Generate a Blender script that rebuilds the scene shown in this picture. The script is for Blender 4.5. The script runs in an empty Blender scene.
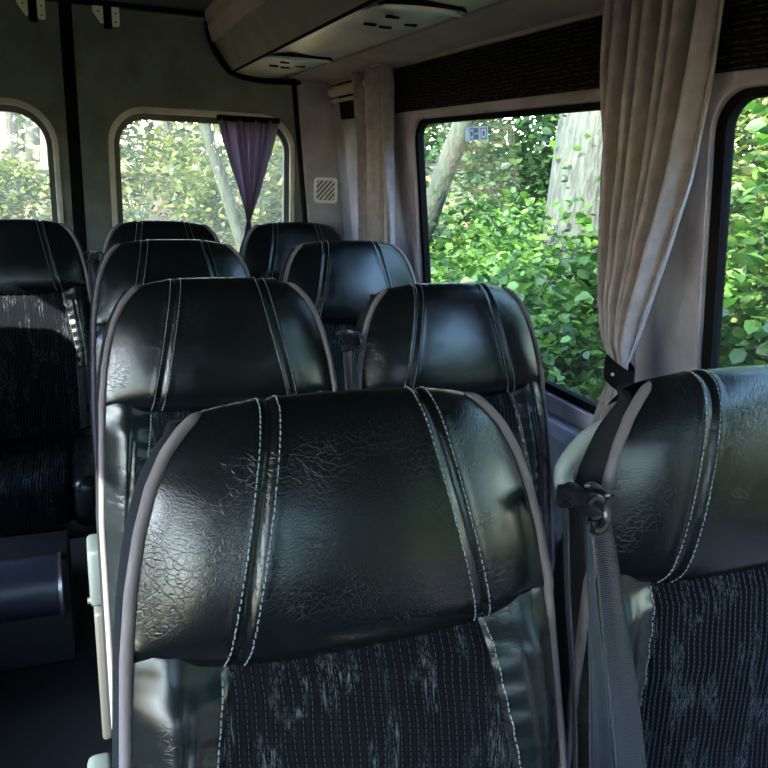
import bpy, bmesh, math, random
import numpy as np
from mathutils import Vector, Matrix
random.seed(7)
rng = np.random.default_rng(11)
S = bpy.context.scene
COL = S.collection

# ------------------------------------------------------------------ camera
EYE = 1.42
yaw, pitch, roll = .383, .276, .042
fw = Vector((math.sin(yaw)*math.cos(pitch), math.cos(yaw)*math.cos(pitch), -math.sin(pitch)))
r0 = Vector((math.cos(yaw), -math.sin(yaw), 0)); u0 = r0.cross(fw)
rr = r0*math.cos(roll)+u0*math.sin(roll); uu = -r0*math.sin(roll)+u0*math.cos(roll)
cd = bpy.data.cameras.new('camera'); cam = bpy.data.objects.new('camera', cd); COL.objects.link(cam)
cd.sensor_width = 36; cd.lens = 36; cd.clip_start = .02; cd.clip_end = 200
cam.matrix_world = Matrix(((rr.x, uu.x, -fw.x, 0), (rr.y, uu.y, -fw.y, 0), (rr.z, uu.z, -fw.z, EYE), (0, 0, 0, 1)))
S.camera = cam

# ------------------------------------------------------------------ light
SUN_DIR = Vector((1, .62, -.66)).normalized()
w = bpy.data.worlds.new('sky'); S.world = w; w.use_nodes = True
nt = w.node_tree; bg = nt.nodes['Background']
sky = nt.nodes.new('ShaderNodeTexSky'); sky.sky_type = 'NISHITA'; sky.sun_disc = False
sky.sun_elevation = math.radians(32); sky.sun_rotation = math.radians(238); sky.air_density = 1.0; sky.dust_density = .6; sky.ozone_density = 2.0
nt.links.new(sky.outputs[0], bg.inputs[0]); bg.inputs[1].default_value = 2.0
sd = bpy.data.lights.new('sun', 'SUN'); sd.energy = 13.0; sd.angle = .012; sd.color = (1, .95, .87)
so = bpy.data.objects.new('sun', sd); COL.objects.link(so)
so.rotation_euler = SUN_DIR.to_track_quat('-Z', 'Y').to_euler()
S.view_settings.view_transform = 'Standard'; S.view_settings.look = 'None'
S.view_settings.gamma = 1; S.view_settings.use_curve_mapping = False
S.view_settings.exposure = 1.7
S.cycles.max_bounces = 8; S.cycles.diffuse_bounces = 5; S.cycles.transparent_max_bounces = 12
S.cycles.use_adaptive_sampling = False; S.cycles.use_denoising = True; S.cycles.sample_clamp_indirect = 4
S.cycles.caustics_reflective = False; S.cycles.caustics_refractive = False

# ------------------------------------------------------------------ materials
def mat(name, col=(.5, .5, .5), rough=.6, **k):
    m = bpy.data.materials.new(name); m.use_nodes = True
    b = m.node_tree.nodes['Principled BSDF']
    b.inputs['Base Color'].default_value = (*col, 1); b.inputs['Roughness'].default_value = rough
    for key, v in k.items(): b.inputs[key.replace('_', ' ')].default_value = v
    return m
def nd(m, t, **k):
    n = m.node_tree.nodes.new('ShaderNode'+t)
    for a, v in k.items():
        if hasattr(n, a): setattr(n, a, v)
        else: n.inputs[a].default_value = v
    return n
def ln(m, a, b): m.node_tree.links.new(a, b)
def mathn(m, op, a, b=None, clamp=False):
    n = m.node_tree.nodes.new('ShaderNodeMath'); n.operation = op; n.use_clamp = clamp
    for i, v in enumerate((a, b)):
        if v is None: continue
        if isinstance(v, (int, float)): n.inputs[i].default_value = v
        else: ln(m, v, n.inputs[i])
    return n.outputs[0]
def bsdf(m): return m.node_tree.nodes['Principled BSDF']
def bump(m, h, strength=.3, dist=.002, prev=None):
    n = nd(m, 'Bump', Strength=strength, Distance=dist); ln(m, h, n.inputs['Height'])
    if prev: ln(m, prev, n.inputs['Normal'])
    ln(m, n.outputs[0], bsdf(m).inputs['Normal']); return n.outputs[0]
def two(m, fac, c1, c2, out='Base Color'):
    n = nd(m, 'MixRGB'); n.inputs[1].default_value = (*c1, 1); n.inputs[2].default_value = (*c2, 1)
    ln(m, fac, n.inputs[0]); ln(m, n.outputs[0], bsdf(m).inputs[out]); return n.outputs[0]
def noise(m, scale, detail=4, vec=None, dist=0):
    n = nd(m, 'TexNoise', Scale=scale, Detail=detail, Distortion=dist)
    if vec is None: vec = nd(m, 'TexCoord').outputs['Object']
    ln(m, vec, n.inputs['Vector']); return n.outputs[0]
def ramp(m, fac, a, b):
    n = m.node_tree.nodes.new('ShaderNodeMapRange'); ln(m, fac, n.inputs[0])
    n.inputs[1].default_value = a; n.inputs[2].default_value = b; return n.outputs[0]

def leather(name, col, rough, crack=1.0):
    m = mat(name, col, rough, Specular_IOR_Level=.36)
    tc = nd(m, 'TexCoord').outputs['Object']
    v = nd(m, 'TexVoronoi', Scale=330); v.feature = 'DISTANCE_TO_EDGE'; ln(m, tc, v.inputs['Vector'])
    g = ramp(m, v.outputs[0], 0, .12)
    # larger creases, stretched and patchy
    w_ = noise(m, 9, 3, tc)
    mp = nd(m, 'Mapping'); mp.inputs['Scale'].default_value = (1, 1, 1.5); ln(m, tc, mp.inputs[0])
    off = nd(m, 'VectorMath'); off.operation = 'ADD'
    ns = nd(m, 'TexNoise', Scale=22, Detail=3); ln(m, tc, ns.inputs['Vector'])
    sc = nd(m, 'VectorMath'); sc.operation = 'SCALE'; sc.inputs['Scale'].default_value = .05; ln(m, ns.outputs['Color'], sc.inputs[0])
    ln(m, mp.outputs[0], off.inputs[0]); ln(m, sc.outputs[0], off.inputs[1])
    v2 = nd(m, 'TexVoronoi', Scale=105); v2.feature = 'DISTANCE_TO_EDGE'; ln(m, off.outputs[0], v2.inputs['Vector'])
    c = ramp(m, v2.outputs[0], 0, .07)
    patch = ramp(m, w_, .45, .62)
    cm = mathn(m, 'MULTIPLY', mathn(m, 'SUBTRACT', 1.0, c), patch)
    b1 = bump(m, g, .10, .0005)
    b2 = bump(m, mathn(m, 'MULTIPLY', cm, -1.0), .28*crack, .0008, b1)
    b3 = bump(m, noise(m, 14, 1, tc), .18, .004, b2)
    ln(m, mathn(m, 'ADD', mathn(m, 'MULTIPLY', noise(m, 9, 2, tc), .08), rough-.04), bsdf(m).inputs['Roughness'])
    return m
M = {}
M['leather'] = leather('black_leather', (.003, .004, .005), .21)
M['bolster'] = leather('black_leather_creased', (.004, .006, .007), .27, 1.2)
M['shell'] = mat('charcoal_seat_cloth', (.012, .013, .016), .95, Specular_IOR_Level=.05)
bump(M['shell'], noise(M['shell'], 700, 2), .3, .001)
M['piping'] = mat('mauve_piping', (.105, .088, .096), .85)
bump(M['piping'], noise(M['piping'], 500, 2), .4, .001)
M['thread'] = mat('pale_thread', (.17, .20, .22), .7)

def fabric():
    m = mat('striped_seat_cloth', (.01, .013, .02), .9, Specular_IOR_Level=.02)
    tc = nd(m, 'TexCoord').outputs['Object']
    sp = nd(m, 'SeparateXYZ'); ln(m, tc, sp.inputs[0])
    wob = mathn(m, 'MULTIPLY', mathn(m, 'SUBTRACT', noise(m, 16, 1, tc), .5), .006)
    x = mathn(m, 'ADD', sp.outputs[0], wob)
    fr = mathn(m, 'FRACT', mathn(m, 'MULTIPLY', x, 1/.0093))
    line = mathn(m, 'LESS_THAN', mathn(m, 'ABSOLUTE', mathn(m, 'SUBTRACT', fr, .5)), .055)
    col = mathn(m, 'FLOOR', mathn(m, 'MULTIPLY', x, 1/.0093))
    zd = mathn(m, 'FRACT', mathn(m, 'ADD', mathn(m, 'MULTIPLY', sp.outputs[2], 1/.006), mathn(m, 'MULTIPLY', col, .37)))
    line = mathn(m, 'MULTIPLY', line, mathn(m, 'GREATER_THAN', zd, .3))
    # mottled blotches, stretched upright
    mp = nd(m, 'Mapping'); mp.inputs['Scale'].default_value = (2.6, 1, .8); ln(m, tc, mp.inputs[0])
    a = ramp(m, noise(m, 15, 2, mp.outputs[0], .3), .52, .60)
    mp2 = nd(m, 'Mapping'); mp2.inputs['Scale'].default_value = (3.4, 1, .45); ln(m, tc, mp2.inputs[0])
    b = ramp(m, noise(m, 170, 3, mp2.outputs[0]), .50, .60)
    blotch = mathn(m, 'MULTIPLY', mathn(m, 'MULTIPLY', a, b), .75)
    rib = mathn(m, 'GREATER_THAN', mathn(m, 'ABSOLUTE', mathn(m, 'SUBTRACT', fr, .5)), .12)
    fac = mathn(m, 'MAXIMUM', mathn(m, 'MULTIPLY', blotch, rib), mathn(m, 'MULTIPLY', line, .85))
    two(m, fac, (.0042, .0045, .0062), (.052, .064, .070))
    bump(m, mathn(m, 'SINE', mathn(m, 'MULTIPLY', fr, 6.28)), .5, .002)
    return m
M['fabric'] = fabric()
M['black'] = mat('black_plastic', (.006, .006, .008), .28)
M['blackmatt'] = mat('black_rubber', (.006, .006, .007), .95, Specular_IOR_Level=.05)
M['chrome'] = mat('dull_metal', (.45, .45, .45), .35, Metallic=1.0)
M['cover'] = mat('grey_green_plastic', (.05, .065, .066), .5)
M['handle'] = mat('pale_grey_green_plastic', (.26, .31, .30), .45)
M['belt'] = mat('black_webbing', (.010, .011, .016), .55)
def web():
    m = M['belt']; tc = nd(m, 'TexCoord').outputs['Object']; sp = nd(m, 'SeparateXYZ'); ln(m, tc, sp.inputs[0])
    bump(m, mathn(m, 'SINE', mathn(m, 'MULTIPLY', sp.outputs[2], 2600)), .5, .0008)
web()
def felt(name, c1, c2, scale=5, fine=260):
    m = mat(name, c1, .95, Sheen_Weight=.06, Specular_IOR_Level=.2)
    n1 = noise(m, scale, 6); two(m, ramp(m, n1, .36, .64), c1, c2)
    bump(m, noise(m, fine, 2), .35, .003); return m
M['felt_wall'] = felt('mauve_felt_lining', (.22, .20, .245), (.32, .30, .36), 7)
M['felt_brown'] = felt('taupe_felt_lining', (.33, .25, .215), (.42, .33, .29), 6)
M['felt_door'] = felt('olive_grey_felt_lining', (.115, .130, .112), (.165, .182, .160), 9, 160)
M['felt_lip'] = felt('pale_felt_lip', (.45, .42, .36), (.58, .53, .46), 12)
M['felt_pillar'] = felt('blue_grey_felt', (.17, .165, .19), (.24, .23, .265), 9)
M['ceiling'] = felt('grey_headliner', (.12, .115, .11), (.16, .155, .15), 5)
M['dark_inner'] = mat('dark_grey_moulding', (.045, .045, .043), .5)
M['grille'] = mat('light_grey_plastic', (.5, .5, .52), .5)
M['bracket'] = mat('cream_painted_metal', (.75, .72, .60), .45)
M['floor'] = mat('black_floor_vinyl', (.012, .012, .014), .6); bump(M['floor'], noise(M['floor'], 90, 3), .3, .002)
M['step'] = mat('black_vinyl_violet_lit', (.022, .021, .034), .4)  # violet light on the black vinyl is put into this colour
M['lens'] = mat('olive_metallic_panel', (.24, .235, .175), .38, Metallic=.35)
two(M['lens'], ramp(M['lens'], noise(M['lens'], 3.2, 2), .4, .6), (.78, .66, .50), (.60, .53, .47))
M['lamp'] = mat('frosted_lamp_bezel', (.62, .62, .6), .35)
M['binface'] = felt('dark_taupe_locker_cloth', (.25, .20, .17), (.31, .25, .215), 6)
M['binedge'] = felt('pale_edge_highlight_and_blind', (.50, .37, .29), (.56, .42, .34), 8)
def band():
    m = mat('black_ribbed_cloth', (.010, .010, .011), .95, Specular_IOR_Level=.05)
    tc = nd(m, 'TexCoord').outputs['Object']; sp = nd(m, 'SeparateXYZ'); ln(m, tc, sp.inputs[0])
    z = mathn(m, 'ADD', mathn(m, 'MULTIPLY', sp.outputs[2], 620), mathn(m, 'MULTIPLY', noise(m, 30, 2, tc), 5))
    s = mathn(m, 'SINE', z)
    two(m, mathn(m, 'MULTIPLY', ramp(m, s, .2, 1), ramp(m, noise(m, 60, 3, tc), .4, .7)), (.006, .006, .006), (.06, .055, .052))
    bump(m, s, .6, .003); return m
M['band'] = band()
def curtain_mat():
    m = mat('taupe_curtain_cloth', (.20, .165, .16), .75, Sheen_Weight=.4)
    two(m, ramp(m, noise(m, 30, 5), .35, .65), (.19, .165, .188), (.27, .24, .275))
    bump(m, noise(m, 450, 2), .25, .001)
    tr = nd(m, 'BsdfTranslucent'); tr.inputs[0].default_value = (.20, .16, .15, 1)
    mx = nd(m, 'MixShader'); mx.inputs[0].default_value = .12
    out = m.node_tree.nodes['Material Output']
    ln(m, bsdf(m).outputs[0], mx.inputs[1]); ln(m, tr.outputs[0], mx.inputs[2]); ln(m, mx.outputs[0], out.inputs[0]); return m
M['curtain'] = curtain_mat()
def purple():
    m = mat('plum_curtain_cloth', (.085, .065, .095), .8)
    tr = nd(m, 'BsdfTranslucent'); tr.inputs[0].default_value = (.45, .37, .48, 1)
    mx = nd(m, 'MixShader'); mx.inputs[0].default_value = .5
    out = m.node_tree.nodes['Material Output']
    ln(m, bsdf(m).outputs[0], mx.inputs[1]); ln(m, tr.outputs[0], mx.inputs[2]); ln(m, mx.outputs[0], out.inputs[0]); return m
M['plum'] = purple()
def glass(name, dust, tint=(.93, .96, .93)):
    m = bpy.data.materials.new(name); m.use_nodes = True; t = m.node_tree; t.nodes.clear()
    out = t.nodes.new('ShaderNodeOutputMaterial'); tr = t.nodes.new('ShaderNodeBsdfTransparent'); gl = t.nodes.new('ShaderNodeBsdfGlossy')
    df = t.nodes.new('ShaderNodeBsdfDiffuse'); fr = t.nodes.new('ShaderNodeMath'); lw = t.nodes.new('ShaderNodeLayerWeight'); pw = t.nodes.new('ShaderNodeMath'); m1 = t.nodes.new('ShaderNodeMixShader'); m2 = t.nodes.new('ShaderNodeMixShader')
    tr.inputs[0].default_value = (*tint, 1); gl.inputs['Roughness'].default_value = .02; pw.operation = 'POWER'; pw.inputs[1].default_value = 5.0; fr.operation = 'MULTIPLY_ADD'; fr.inputs[1].default_value = .6; fr.inputs[2].default_value = .03; t.links.new(lw.outputs['Facing'], pw.inputs[0]); t.links.new(pw.outputs[0], fr.inputs[0])
    df.inputs[0].default_value = (.75, .72, .6, 1)
    ns = t.nodes.new('ShaderNodeTexNoise'); ns.inputs['Scale'].default_value = 9; ns.inputs['Detail'].default_value = 6
    tcn = t.nodes.new('ShaderNodeTexCoord'); t.links.new(tcn.outputs['Object'], ns.inputs['Vector'])
    mu = t.nodes.new('ShaderNodeMath'); mu.operation = 'MULTIPLY'; mu.inputs[1].default_value = dust*2; t.links.new(ns.outputs[0], mu.inputs[0])
    trl = t.nodes.new('ShaderNodeBsdfTranslucent'); trl.inputs[0].default_value = (.75, .72, .6, 1)
    m3 = t.nodes.new('ShaderNodeMixShader'); m3.inputs[0].default_value = .6
    t.links.new(df.outputs[0], m3.inputs[1]); t.links.new(trl.outputs[0], m3.inputs[2])
    t.links.new(mu.outputs[0], m1.inputs[0]); t.links.new(tr.outputs[0], m1.inputs[1]); t.links.new(m3.outputs[0], m1.inputs[2])
    t.links.new(fr.outputs[0], m2.inputs[0]); t.links.new(m1.outputs[0], m2.inputs[1]); t.links.new(gl.outputs[0], m2.inputs[2])
    t.links.new(m2.outputs[0], out.inputs[0]); return m
M['glass'] = glass('clear_window_glass', .006)
M['dusty'] = glass('dusty_window_glass', .07, (.88, .87, .80))
def leafmat(name, c1, c2, trans, mix=.42):
    m = mat(name, c1, .45, Specular_IOR_Level=.35)
    at = nd(m, 'Attribute'); at.attribute_name = 'tint'
    c = two(m, at.outputs['Fac'], [v*.62 for v in c1], [v*.72 for v in c2])
    tr = nd(m, 'BsdfTranslucent')
    mc = nd(m, 'MixRGB'); mc.blend_type = 'MULTIPLY'; mc.inputs[0].default_value = 1; ln(m, c, mc.inputs[1]); mc.inputs[2].default_value = (*trans, 1); ln(m, mc.outputs[0], tr.inputs[0])
    mx = nd(m, 'MixShader'); mx.inputs[0].default_value = mix
    out = m.node_tree.nodes['Material Output']
    ln(m, bsdf(m).outputs[0], mx.inputs[1]); ln(m, tr.outputs[0], mx.inputs[2]); ln(m, mx.outputs[0], out.inputs[0]); return m
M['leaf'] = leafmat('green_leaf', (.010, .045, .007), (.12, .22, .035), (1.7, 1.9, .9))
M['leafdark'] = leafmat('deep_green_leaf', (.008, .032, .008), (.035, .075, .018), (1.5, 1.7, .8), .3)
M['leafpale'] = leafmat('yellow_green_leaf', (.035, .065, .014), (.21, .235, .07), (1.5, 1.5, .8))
def bark(name, c1, c2):
    m = mat(name, c1, .9); tc = nd(m, 'TexCoord').outputs['Object']
    mp = nd(m, 'Mapping'); mp.inputs['Scale'].default_value = (4, 4, .9); ln(m, tc, mp.inputs[0])
    n = noise(m, 6, 6, mp.outputs[0], .6); two(m, ramp(m, n, .38, .62), c1, c2); bump(m, n, .8, .04); return m
M['bark'] = bark('pale_bark', (.012, .012, .008), (.032, .037, .024))
M['barkgrey'] = bark('grey_green_bark', (.008, .011, .005), (.020, .027, .013))
M['barkbrown'] = bark('brown_bark', (.05, .042, .03), (.11, .09, .065))
def ground():
    m = mat('leaf_litter', (.2, .12, .06), .95)
    n1 = ramp(m, noise(m, 1.3, 5), .42, .58); n2 = ramp(m, noise(m, 14, 5), .4, .6)
    a = nd(m, 'MixRGB'); a.inputs[1].default_value = (.10, .055, .03, 1); a.inputs[2].default_value = (.27, .17, .10, 1); ln(m, n2, a.inputs[0])
    b = nd(m, 'MixRGB'); ln(m, n1, b.inputs[0]); ln(m, a.outputs[0], b.inputs[1]); b.inputs[2].default_value = (.04, .07, .02, 1)
    ln(m, b.outputs[0], bsdf(m).inputs['Base Color']); bump(m, noise(m, 20, 5), .8, .05); return m
M['ground'] = ground()
M['sticker'] = mat('white_sticker', (.8, .82, .84), .5)
def thin(m, c, f):
    tr = nd(m, 'BsdfTranslucent'); tr.inputs[0].default_value = (*c, 1); mx = nd(m, 'MixShader'); mx.inputs[0].default_value = f
    ln(m, bsdf(m).outputs[0], mx.inputs[1]); ln(m, tr.outputs[0], mx.inputs[2]); ln(m, mx.outputs[0], m.node_tree.nodes['Material Output'].inputs[0])
thin(M['sticker'], (.7, .75, .8), .5)
M['blue'] = mat('blue_ink', (.05, .14, .42), .5)

# ------------------------------------------------------------------ helpers
def link(name, me, m, parent=None, smooth=True):
    o = bpy.data.objects.new(name, me); COL.objects.link(o)
    if m is not None: me.materials.append(m)
    if smooth and len(me.polygons): me.polygons.foreach_set('use_smooth', [True]*len(me.polygons))
    if parent: o.parent = parent
    return o
def pydata(name, V, F, m, parent=None, smooth=True):
    me = bpy.data.meshes.new(name); me.from_pydata([tuple(v) for v in V], [], F); me.update()
    return link(name, me, m, parent, smooth)
def frombm(name, bm, m, parent=None, smooth=True, angle=.7):
    bmesh.ops.recalc_face_normals(bm, faces=bm.faces)
    me = bpy.data.meshes.new(name); bm.to_mesh(me); bm.free()
    o = link(name, me, m, parent, smooth)
    if smooth: me.set_sharp_from_angle(angle=angle)
    return o
def tag(o, label, cat, group=None, kind=None):
    o['label'] = label; o['category'] = cat
    if group: o['group'] = group
    if kind: o['kind'] = kind
    return o
def structure(o, label=None):
    o['kind'] = 'structure'
    if label: o['label'] = label
    return o
def empty(name, loc=(0, 0, 0)):
    o = bpy.data.objects.new(name, None); COL.objects.link(o); o.location = loc; o.empty_display_size = .05; return o
def rbox(bm, x0, x1, y0, y1, z0, z1, bev=.004, seg=2, mtx=None):
    r = bmesh.ops.create_cube(bm, size=1)
    vs = r['verts']
    for v in vs: v.co = Vector(((x0+x1)/2+v.co.x*(x1-x0), (y0+y1)/2+v.co.y*(y1-y0), (z0+z1)/2+v.co.z*(z1-z0)))
    if mtx: bmesh.ops.transform(bm, matrix=mtx, verts=vs)
    if bev > 0:
        es = list({e for v in vs for e in v.link_edges})
        bmesh.ops.bevel(bm, geom=es, offset=bev, segments=seg, affect='EDGES', profile=.5)
def tube(bm, pts, rad, n=8, closed=False, flat=1.0):
    pts = [Vector(p) for p in pts]; N = len(pts); rings = []
    up = Vector((0, 0, 1)); prev = None
    for i, p in enumerate(pts):
        if closed: t = (pts[(i+1) % N]-pts[i-1])
        else: t = pts[min(i+1, N-1)]-pts[max(i-1, 0)]
        t.normalize()
        if prev is None: a = t.orthogonal().normalized()
        else: a = (prev-t*prev.dot(t)).normalized()
        prev = a; b = t.cross(a)
        r = rad[i] if hasattr(rad, '__len__') else rad
        rings.append([bm.verts.new(p+(a*math.cos(2*math.pi*k/n)+b*math.sin(2*math.pi*k/n)*flat)*r) for k in range(n)])
    for i in range(N if closed else N-1):
        A, B = rings[i], rings[(i+1) % N]
        off = 0
        if closed and i == N-1:
            off = min(range(n), key=lambda s: (A[0].co-B[s].co).length)
        for k in range(n): bm.faces.new((A[k], A[(k+1) % n], B[(k+1+off) % n], B[(k+off) % n]))
    if not closed: bm.faces.new(rings[0][::-1]); bm.faces.new(rings[-1])
def cyl(bm, p0, p1, r, n=20): tube(bm, [p0, p1], r, n)
def rrect(x0, x1, y0, y1, r, n=8):
    r = list(r) if hasattr(r, '__len__') else [r]*4
    P = []
    for (cx, cy, a0, q) in ((x1-r[0], y1-r[0], 0, r[0]), (x0+r[1], y1-r[1], 90, r[1]), (x0+r[2], y0+r[2], 180, r[2]), (x1-r[3], y0+r[3], 270, r[3])):
        for k in range(n+1):
            a = math.radians(a0+90*k/n); P.append((cx+q*math.cos(a), cy+q*math.sin(a)))
    return P
def plate(name, loops, thick, mapf, m, parent=None, bevel=0.0):
    """2D outline with holes, given thickness, mapped into the place by mapf(u, v, w)"""
    cu = bpy.data.curves.new(name, 'CURVE'); cu.dimensions = '2D'; cu.fill_mode = 'BOTH'; cu.extrude = thick/2; cu.bevel_depth = bevel
    cu.bevel_resolution = 2
    for L in loops:
        sp = cu.splines.new('POLY'); sp.points.add(len(L)-1); sp.use_cyclic_u = True
        for i, p in enumerate(L): sp.points[i].co = (p[0], p[1], 0, 1)
    t = bpy.data.objects.new(name+'_outline', cu); COL.objects.link(t)
    dg = bpy.context.evaluated_depsgraph_get(); dg.update()
    me = bpy.data.meshes.new_from_object(t.evaluated_get(dg)); me.name = name
    bpy.data.objects.remove(t); bpy.data.curves.remove(cu)
    for v in me.vertices: v.co = mapf(v.co.x, v.co.y, v.co.z)
    bm = bmesh.new(); bm.from_mesh(me); bmesh.ops.remove_doubles(bm, verts=bm.verts, dist=1e-5)
    bmesh.ops.recalc_face_normals(bm, faces=bm.faces); bm.to_mesh(me); bm.free(); me.materials.clear()
    o = link(name, me, m, parent, True); me.set_sharp_from_angle(angle=.5); return o
def ring(name, outer, inner, thick, mapf, m, parent=None, bevel=0): return plate(name, [outer, inner], thick, mapf, m, parent, bevel)
def band_strip(name, prof, y0, y1, m, parent=None, closed=True, ny=2):
    """a profile in x,z run along y"""
    V = []; F = []; n = len(prof)
    for j in range(ny):
        y = y0+(y1-y0)*j/(ny-1)
        for (x, z) in prof: V.append((x, y, z))
    for j in range(ny-1):
        for i in range(n if closed else n-1):
            a = j*n+i; b = j*n+(i+1) % n; F.append((a, b, b+n, a+n))
    if closed: F.append(tuple(range(n))[::-1]); F.append(tuple((ny-1)*n+i for i in range(n)))
    o = pydata(name, V, F, m, parent, False); return o

# ------------------------------------------------------------------ setting: the minibus shell
YF, YR = -1.75, 3.5
WX = lambda z: 1.2904-.12*z
def rightw(off): return lambda y, z, t: (WX(z)+off+t, y, z)
def leftw(off): return lambda y, z, t: (.02-WX(z)-off-t, y, z)
WINS = [(1.43, 2.565), (-.12, 1.172), (-1.45, -.25)]
WZ = (.835, 1.578)
def wall_side(side, mp):
    loops = [[(YF, 0), (YR+.04, 0), (YR+.04, 2.02), (YF, 2.02)]]
    for a, b in WINS: loops.append(rrect(a, b, WZ[0], WZ[1], .075))
    o = plate('wall_'+side, loops, .03, mp(.02), M['felt_wall']); structure(o)
wall_side('right', rightw); wall_side('left', leftw)
n = 0
for side, mp in (('right', rightw), ('left', leftw)):
    for i, (a, b) in enumerate(WINS):
        n += 1
        fr = ring('window_%d' % n, rrect(a+.001, b-.001, WZ[0]+.001, WZ[1]-.001, .075), rrect(a+.026, b-.026, WZ[0]+.024, WZ[1]-.016, .055), .022, mp(.013), M['blackmatt'], None, 0)
        structure(fr)
        pn = plate('pane', [rrect(a+.015, b-.015, WZ[0]+.012, WZ[1]-.010, .06)], .003, mp(.018), M['glass'], fr)
        sr = ring('window_surround', rrect(a-.05, b+.05, WZ[0]-.045, WZ[1]+.022, .10), rrect(a-.004, b+.004, WZ[0]-.004, WZ[1]+.004, .078), .012, mp(.0), M['felt_wall'], fr, .004)
# lower ledge under the windows
for side, s in (('right', 1), ('left', -1)):
    X = lambda x: x if s > 0 else .02-x
    z = .76
    o = band_strip('trim_%d' % (1 if s > 0 else 2), [(X(WX(z)+.01), z+.03), (X(WX(z)-.035), z+.012), (X(WX(z)-.045), z-.02), (X(WX(z)-.03), z-.28), (X(WX(z)+.0), z-.31)], YF+.05, YR-.02, M['felt_wall'])
    structure(o)
# floor, ceiling
bm = bmesh.new(); rbox(bm, -1.34, 1.34, YF, YR+.04, -.04, 0, 0); structure(frombm('floor', bm, M['floor'], smooth=False))
bm = bmesh.new(); rbox(bm, -1.12, 1.14, YF, YR+.04, 2.0, 2.04, 0); structure(frombm('ceiling', bm, M['ceiling'], smooth=False))
# unseen front bulkhead, its opening made small and high to dim the seats
fm = lambda x, z, t: (x, YF+t, z)
structure(plate('wall_front', [[(-1.27, 0), (1.29, 0), (1.05, 2.02), (-1.03, 2.02)], rrect(-.73, .75, 1.22, 1.80, .1)], .03, fm, M['felt_door']))
ws = structure(ring('window_7', rrect(-.73, .75, 1.22, 1.80, .1), rrect(-.70, .72, 1.25, 1.77, .09), .045, fm, M['blackmatt']))
plate('pane', [rrect(-.72, .74, 1.23, 1.79, .1)], .004, fm, M['glass'], ws)

# rear doors
def rearf(off): return lambda x, z, t: (x, YR+off+t, z)
def xedge(z): return .915+.10*(1.76-z)
def reardoor(name, outline, glassrect, rad, sgn):
    x0, x1, z0, z1 = glassrect
    o = plate(name, [outline, rrect(x0-.028, x1+.028, z0-.03, z1+.034, rad+.03)], .03, rearf(.015), M['felt_door']); structure(o)
    ring('window_lip', rrect(x0-.040, x1+.040, z0-.04, z1+.046, rad+.04), rrect(x0-.027, x1+.027, z0-.028, z1+.030, rad+.03), .010, rearf(-.004), M['felt_lip'], o, .005)
    ring('window_moulding', rrect(x0-.0275, x1+.0275, z0-.0285, z1+.0305, rad+.03), rrect(x0, x1, z0, z1, rad), .03, rearf(.022), M['dark_inner'], o)
    plate('pane', [rrect(x0-.01, x1+.01, z0-.01, z1+.01, rad+.01)], .003, rearf(.030), M['dusty'], o)
    return o
d1 = reardoor('door_1', [(.034, .05), (xedge(.05), .05), (xedge(1.98), 1.975), (.034, 1.975)], (.186, .885, .93, 1.566), .105, 1)
d2 = reardoor('door_2', [(-.012, .05), (.02-xedge(.05), .05), (.02-xedge(1.98), 1.975), (-.012, 1.975)], (-.80, -.092, .93, 1.566), .125, -1)
bm = bmesh.new(); rbox(bm, -.013, .035, YR-.006, YR+.035, .05, 1.99, .006); structure(frombm('trim_3', bm, M['blackmatt']))
bm = bmesh.new(); rbox(bm, -.9, .93, YR-.02, YR+.04, 1.980, 2.0, .004); structure(frombm('trim_4', bm, M['blackmatt']))
# corner pillars beside the rear doors
for s, nm in ((1, 'trim_5'), (-1, 'trim_6')):
    X = lambda x: x if s > 0 else .02-x
    V = []
    for z in (0, 1.60, 2.0):
        xe = xedge(z)+.008; xw = WX(z)+.004
        V += [(X(xe), YR+.03, z), (X(xe), YR-.03, z), (X(xe+.012), YR-.045, z), (X(xw-.015), YR-.085, z), (X(xw), YR-.16, z), (X(xw), YR+.03, z)]
    F = []
    for k in range(2):
        for i in range(6):
            a = k*6+i; b = k*6+(i+1) % 6; F.append((a, b, b+6, a+6))
    structure(pydata(nm, V, F, M['felt_pillar'], None, False))
    V = [(X(xedge(z)-.002+dx), YR-.034+dy, z) for z in (0.0, 2.0) for dx, dy in ((0, 0), (.014, 0), (.014, .04), (0, .04))]
    structure(pydata('trim_%d' % (7 if s > 0 else 8), V, [(0, 1, 5, 4), (1, 2, 6, 5), (2, 3, 7, 6), (3, 0, 4, 7)], M['blackmatt'], None, False))
# blackout band and upper strip over the side windows
for s, k in ((1, 9), (-1, 11)):
    X = lambda x: x if s > 0 else .02-x
    z0, z1 = 1.607, 1.748
    o = band_strip('trim_%d' % k, [(X(WX(z0)+.005), z0), (X(WX(z0)-.008), z0), (X(WX(z1)-.010), z1), (X(WX(z1)+.005), z1)], YF+.05, 3.33, M['band']); structure(o)
    o = band_strip('trim_%d' % (k+1), [(X(WX(1.75)+.005), 1.75), (X(WX(1.75)-.016), 1.75), (X(WX(1.80)-.03), 1.775), (X(WX(1.83)+.005), 1.83)], YF+.05, YR-.03, M['felt_brown']); structure(o)

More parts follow.
